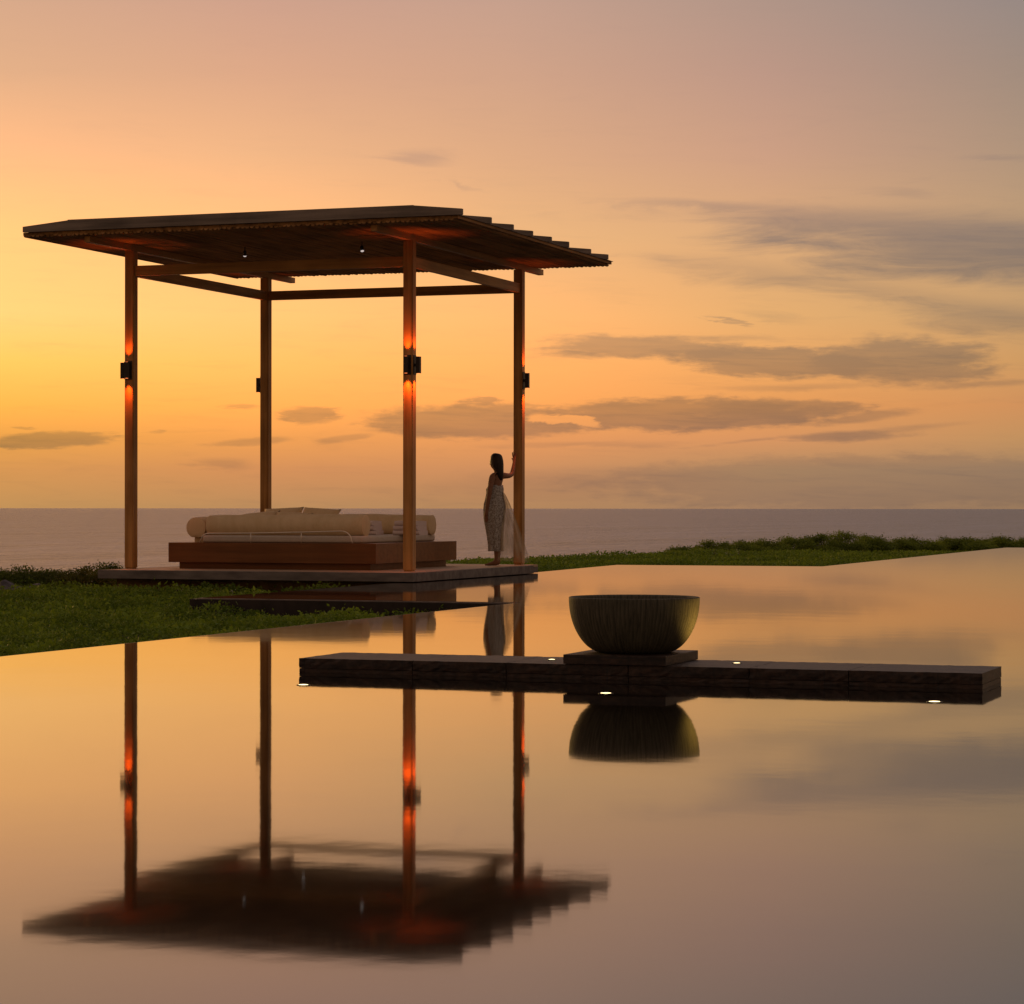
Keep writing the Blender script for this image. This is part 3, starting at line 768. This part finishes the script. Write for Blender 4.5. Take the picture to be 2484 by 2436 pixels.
# dress
def ring(z, ca, cb, sa, sb, rot, folds, amp, ph, n=72):
    out = []
    for i in range(n):
        t = 2 * math.pi * i / n; k = 1 + amp * math.sin(folds * t + ph) + amp * .6 * math.sin((folds * 2 + 3) * t + 1.7 * ph)
        a, c = sa * k * math.cos(t), sb * k * math.sin(t)
        out.append((ca + a * math.cos(rot) - c * math.sin(rot), cb + a * math.sin(rot) + c * math.cos(rot), z))
    return out
rot = R(40)
rows = [(1.178, .030, .004, .100, .088, 0), (1.172, .028, .004, .114, .099, .002), (1.145, .022, .002, .126, .110, .006), (1.12, .016, .0, .136, .118, .01), (1.05, .014, 0, .132, .114, .015), (.98, .012, 0, .146, .128, .02), (.90, .012, 0, .166, .148, .02),
        (.82, .010, 0, .170, .152, .022), (.70, .006, 0, .158, .142, .03), (.58, .010, 0, .142, .128, .04), (.46, .018, 0, .126, .116, .05), (.34, .026, 0, .114, .106, .06), (.26, .030, 0, .108, .100, .07), (.205, .032, 0, .112, .104, .08)]
rr = [ring(z + (.008 * math.sin(j * 2.1)), ca, cb, sa, sb, rot, 9, am, .25 * j) for j, (z, ca, cb, sa, sb, am) in enumerate(rows)]
dress = G().rings(rr, False).out('dress', 'printed dress', per, smooth=True)
# sheer cloth blowing from the waist towards the post
g = G(); NR, NC = 26, 22; gv = []
for i in range(NR):
    t = i / (NR - 1); row = []
    for j in range(NC):
        s = j / (NC - 1)
        z = 1.08 - 1.0 * t - .04 * s * t
        aL = .06 + .0 * t; aR = .14 + .40 * t ** .8
        a = aL + (aR - aL) * s
        c = -.03 - .08 * t + .05 * t * math.sin(s * 13 + t * 2) + .02 * math.sin(s * 29)
        row.append(g.bm.verts.new((a, c, z)))
    gv.append(row)
for i in range(NR - 1):
    for j in range(NC - 1): g.bm.faces.new((gv[i][j], gv[i][j + 1], gv[i + 1][j + 1], gv[i + 1][j]))
g.out('sheer_wrap', 'sheer cloth', per, smooth=True)

# ------------------------------------------------------------------ plants
def leaves_mesh(name, C, size, up=.5, aspect=.5):
    """one rhombic leaf per row of C, tilted at random"""
    n = len(C)
    d = rng.normal(size=(n, 3)); d[:, 2] = np.abs(d[:, 2]) * up + .15; d /= np.linalg.norm(d, axis=1)[:, None]
    r = rng.normal(size=(n, 3)); sd_ = np.cross(d, r); sd_ /= np.linalg.norm(sd_, axis=1)[:, None] + 1e-9
    L = (size * rng.uniform(.6, 1.35, n))[:, None]
    nrm = np.cross(d, sd_)
    P = np.stack([C, C + d * L * .5 + sd_ * L * aspect * .5 + nrm * L * .08, C + d * L, C + d * L * .5 - sd_ * L * aspect * .5 + nrm * L * .08], 1).reshape(-1, 3)
    me = bpy.data.meshes.new(name)
    me.vertices.add(4 * n); me.vertices.foreach_set('co', P.astype(np.float32).ravel())
    me.loops.add(4 * n); me.loops.foreach_set('vertex_index', np.arange(4 * n, dtype=np.int32))
    me.polygons.add(n); me.polygons.foreach_set('loop_start', np.arange(0, 4 * n, 4, dtype=np.int32))
    me.update(calc_edges=True)
    return me
def view_uv(x, y):
    Xc = math.cos(YAW) * x + math.sin(YAW) * y; Zc = -math.sin(YAW) * x + math.cos(YAW) * y
    return Xc, Zc
def cover(n, box, hfun, size, name, m, keep):
    x = rng.uniform(box[0], box[1], n); y = rng.uniform(box[2], box[3], n)
    Xc, Zc = view_uv(x, y)
    ok = (np.abs(Xc / Zc) < .235) & ~inpoly(x, y, [(p[0], p[1]) for p in POOLX]) & keep(x, y) & (shore_d(x, y) > -1.0)
    ok &= ~((x > -17.0) & (x < -12.6) & (y > 30.8) & (y < 36.05))
    pat = vnoise(x, y, .55, 21) * .6 + vnoise(x, y, 1.9, 22) * .4; ok &= (pat > .36) | (rng.random(len(x)) < .45)
    x, y = x[ok], y[ok]
    hh = hfun(x, y); z = ground_z(x, y) + hh * rng.uniform(.25, 1, len(x)) ** .7
    return np.stack([x, y, z], 1)
POOLX = [(-8.73, -20), (-8.79, 24.42), (-12.45, 24.44), (-12.71, 36.45), (-13.06, 41.55), (-9.52, 41.74), (-9.86, 63.75), (40, 64.95), (40, -20)]
def hl(x, y):
    a = .05 + .19 * vnoise(x, y, .7, 5) ** 1.5 + .12 * vnoise(x, y, .25, 6) ** 1.3 + np.where(rng.random(len(x)) < .02, .07, 0)
    # lower close to the pool edge, so that the water line stays clean
    dx = np.clip(-8.75 - x, 0, 1.2) / 1.2; a = np.where(y < 24.4, a * (.55 + .45 * dx), a)
    return a + np.where((y > 24.6) & (x > -17), .03, 0)
C1 = cover(560000, (-21.5, -8.7, 12.5, 37), hl, .05, 'c', '', lambda x, y: y < 40)
def cover_far(n):
    sb = rng.uniform(-.06, .23, n); Zc = 36 + 66 * rng.random(n) ** 1.3
    Xc = sb * Zc; x = math.cos(YAW) * Xc - math.sin(YAW) * Zc; y = math.sin(YAW) * Xc + math.cos(YAW) * Zc
    ok = ~inpoly(x, y, POOLX) & (shore_d(x, y) > -1.0) & ~((x > -17.3) & (x < -12.4) & (y < 36.05))
    x, y = x[ok], y[ok]
    hh = .10 + .10 * vnoise(x, y, 1.4, 8) + .05 * vnoise(x, y, .5, 9)
    return np.stack([x, y, ground_z(x, y) + hh * rng.uniform(.2, 1, len(x)) ** .7], 1)
C2 = cover_far(330000)
me = leaves_mesh('ground_cover', np.concatenate([C1, C2]), np.concatenate([rng.choice([.03, .042, .06], len(C1), p=[.4, .4, .2]), np.full(len(C2), .065)]))
tag(link('ground_cover', me, 'ground cover leaves'), 'low leafy green ground cover around the pool', 'ground cover', kind='stuff')

def make_shrub(name, w, d, h, nleaf, lsize, m, seed):
    """a low shrub: stems from the ground, leaves in clumps spread through an uneven dome"""
    rg = np.random.default_rng(seed)
    k = 26; th = rg.uniform(0, 2 * np.pi, k); rr_ = rg.uniform(0, 1, k) ** .5
    cx_, cy_ = w / 2 * rr_ * np.cos(th), d / 2 * rr_ * np.sin(th)
    cz_ = h * (np.sqrt(np.clip(1.05 - rr_ ** 2 * .8, .05, 2))) * rg.uniform(.62, 1.0, k)
    pick = rg.integers(0, k, nleaf); sp_ = np.array([w, d, h * .9]) * .085
    C = np.stack([cx_, cy_, cz_], 1)[pick] + rg.normal(size=(nleaf, 3)) * sp_
    low = rg.random(nleaf) < .35; C[low, 2] *= rg.uniform(.1, .9, low.sum())
    C[:, 2] = np.clip(C[:, 2], .01, h * 1.25)
    g = G()
    for i in range(0, k, 2):
        g.tube([(cx_[i] * .15, cy_[i] * .15, -.1), (cx_[i] * .6, cy_[i] * .6, cz_[i] * .5), (cx_[i], cy_[i], cz_[i])], .008, 5)
    return leaves_mesh(name, C, np.full(nleaf, lsize)), g.mesh('stem')
def shrub(loc, w, d, h, nleaf, lsize, m, seed, label, group):
    r = empty('shrub', loc, label, 'shrub', group)
    a, s = make_shrub('foliage', w, d, h, nleaf, lsize, m, seed)
    link('foliage', a, m, r); link('stem', s, 'stem bark', r); return r
GL = 'dark coastal shrubs left of the pavilion'
for i, (u, Zc, w, h, label) in enumerate((
    (-30, 36.0, 1.0, .44, 'dark coastal shrub cut by the left edge of the picture, above the grey rocks'),
    (38, 36.0, 1.0, .43, 'dark coastal shrub near the left edge, behind the largest grey rock'),
    (98, 36.2, .9, .38, 'lowest dark shrub, in the dip between the left edge and the deck'),
    (155, 36.0, .95, .42, 'round dark shrub halfway between the left edge and the deck'),
    (208, 35.6, .9, .43, 'leafy dark shrub just left of the deck'),
    (252, 36.4, .8, .46, 'brighter green shrub touching the left end of the deck'))):
    x, y = at(u, Zc)
    shrub((x, y, -.46), w, .9, h, 8500, .034, 'shrub leaves', 30 + i, label, GL)
GRr = 'shrubs along the shore beyond the pool'
ords = ['first', 'second', 'third', 'fourth', 'fifth', 'sixth', 'seventh', 'eighth', 'ninth', 'tenth', 'eleventh', 'twelfth', 'thirteenth', 'fourteenth']
tops = [1326, 1316, 1312, 1309, 1306, 1301, 1296, 1298, 1307, 1306, 1302, 1301, 1303, 1302]
for i in range(14):
    u = 1668 + i * 63; Zc = 82 + i * .9
    x, y = at(u, Zc); zt = EYE - (tops[i] - 1234) * Zc / 6163
    shrub((x, y, -.92), 1.55, 1.4, zt + .90, 9000, .058, 'far shrub leaves', 60 + i,
          f'{ords[i]} shrub from the left in the row along the shore beyond the pool', GRr)
x, y = at(1640, 60); shrub((x, y, -.42), .8, .8, .22, 1500, .05, 'far shrub leaves', 90, 'small low shrub standing alone left of the shore row', GRr)

def rock(loc, s, seed, label):
    bm = bmesh.new(); bmesh.ops.create_icosphere(bm, subdivisions=4, radius=1)
    rg = np.random.default_rng(seed); dirs = rg.normal(size=(22, 3)); dirs /= np.linalg.norm(dirs, axis=1)[:, None]; offs = rg.uniform(.62, .95, 22)
    for v in bm.verts:
        p = np.array(v.co); k = min([o / max(1e-3, p @ d) for d, o in zip(dirs, offs) if p @ d > .2] + [1.0])
        v.co = Vector(p * k)
        v.co = Vector((v.co.x * s[0], v.co.y * s[1], v.co.z * s[2]))
    me = bpy.data.meshes.new('rock'); bm.to_mesh(me); bm.free()
    o = link('rock', me, 'grey rock', None, True); o.location = loc; smooth_by_angle(o, 30)
    tag(o, label, 'rock', 'grey rocks in front of the left shrubs')
x, y = at(20, 33.6); rock((x, y, -.27), (.16, .16, .17), 1, 'largest grey rock, at the left edge in front of the shrubs')
x, y = at(52, 33.8); rock((x, y, -.29), (.10, .12, .13), 2, 'smallest grey rock, in the middle in front of the shrubs')
x, y = at(88, 33.8); rock((x, y, -.28), (.17, .15, .16), 3, 'rightmost grey rock, half under the dark shrubs')

def flower(x, y, z, h, label, group):
    r = empty('flowering_weed', (x, y, z), label, 'plant', group)
    g = G()
    for k in range(3):
        a = random.uniform(0, 6.28); g.tube([(0, 0, 0), (.3 * h * .2 * math.cos(a), .3 * h * .2 * math.sin(a), h * .6), (.25 * h * math.cos(a), .25 * h * math.sin(a), h * random.uniform(.85, 1.05))], .004, 5)
    g.out('stem', 'stem bark', r)
    C = np.stack([rng.normal(0, h * .10, 26), rng.normal(0, h * .10, 26), h * rng.uniform(.55, 1.08, 26)], 1)
    link('blossom', leaves_mesh('blossom', C, np.full(26, .016)), 'flower white', r)
for x, y, h, label in ((-16.35, 29.3, .26, 'pale weed in front of the deck wall, left of the dark pool wall'), (-15.2, 29.6, .22, 'small pale weed before the middle of the deck wall'),
                       (-14.3, 29.3, .18, 'pale weed right of the others before the deck wall')):
    flower(x, y, -.40, h, label, 'pale weeds before the deck wall')
for i, u in enumerate((1732, 1765, 1790)):
    x, y = at(u, 58)
    flower(x, y, -.40, .30,
           f'{ords[i]} white flowering weed from the left before the shore shrubs', 'white flowering weeds before the shore shrubs')
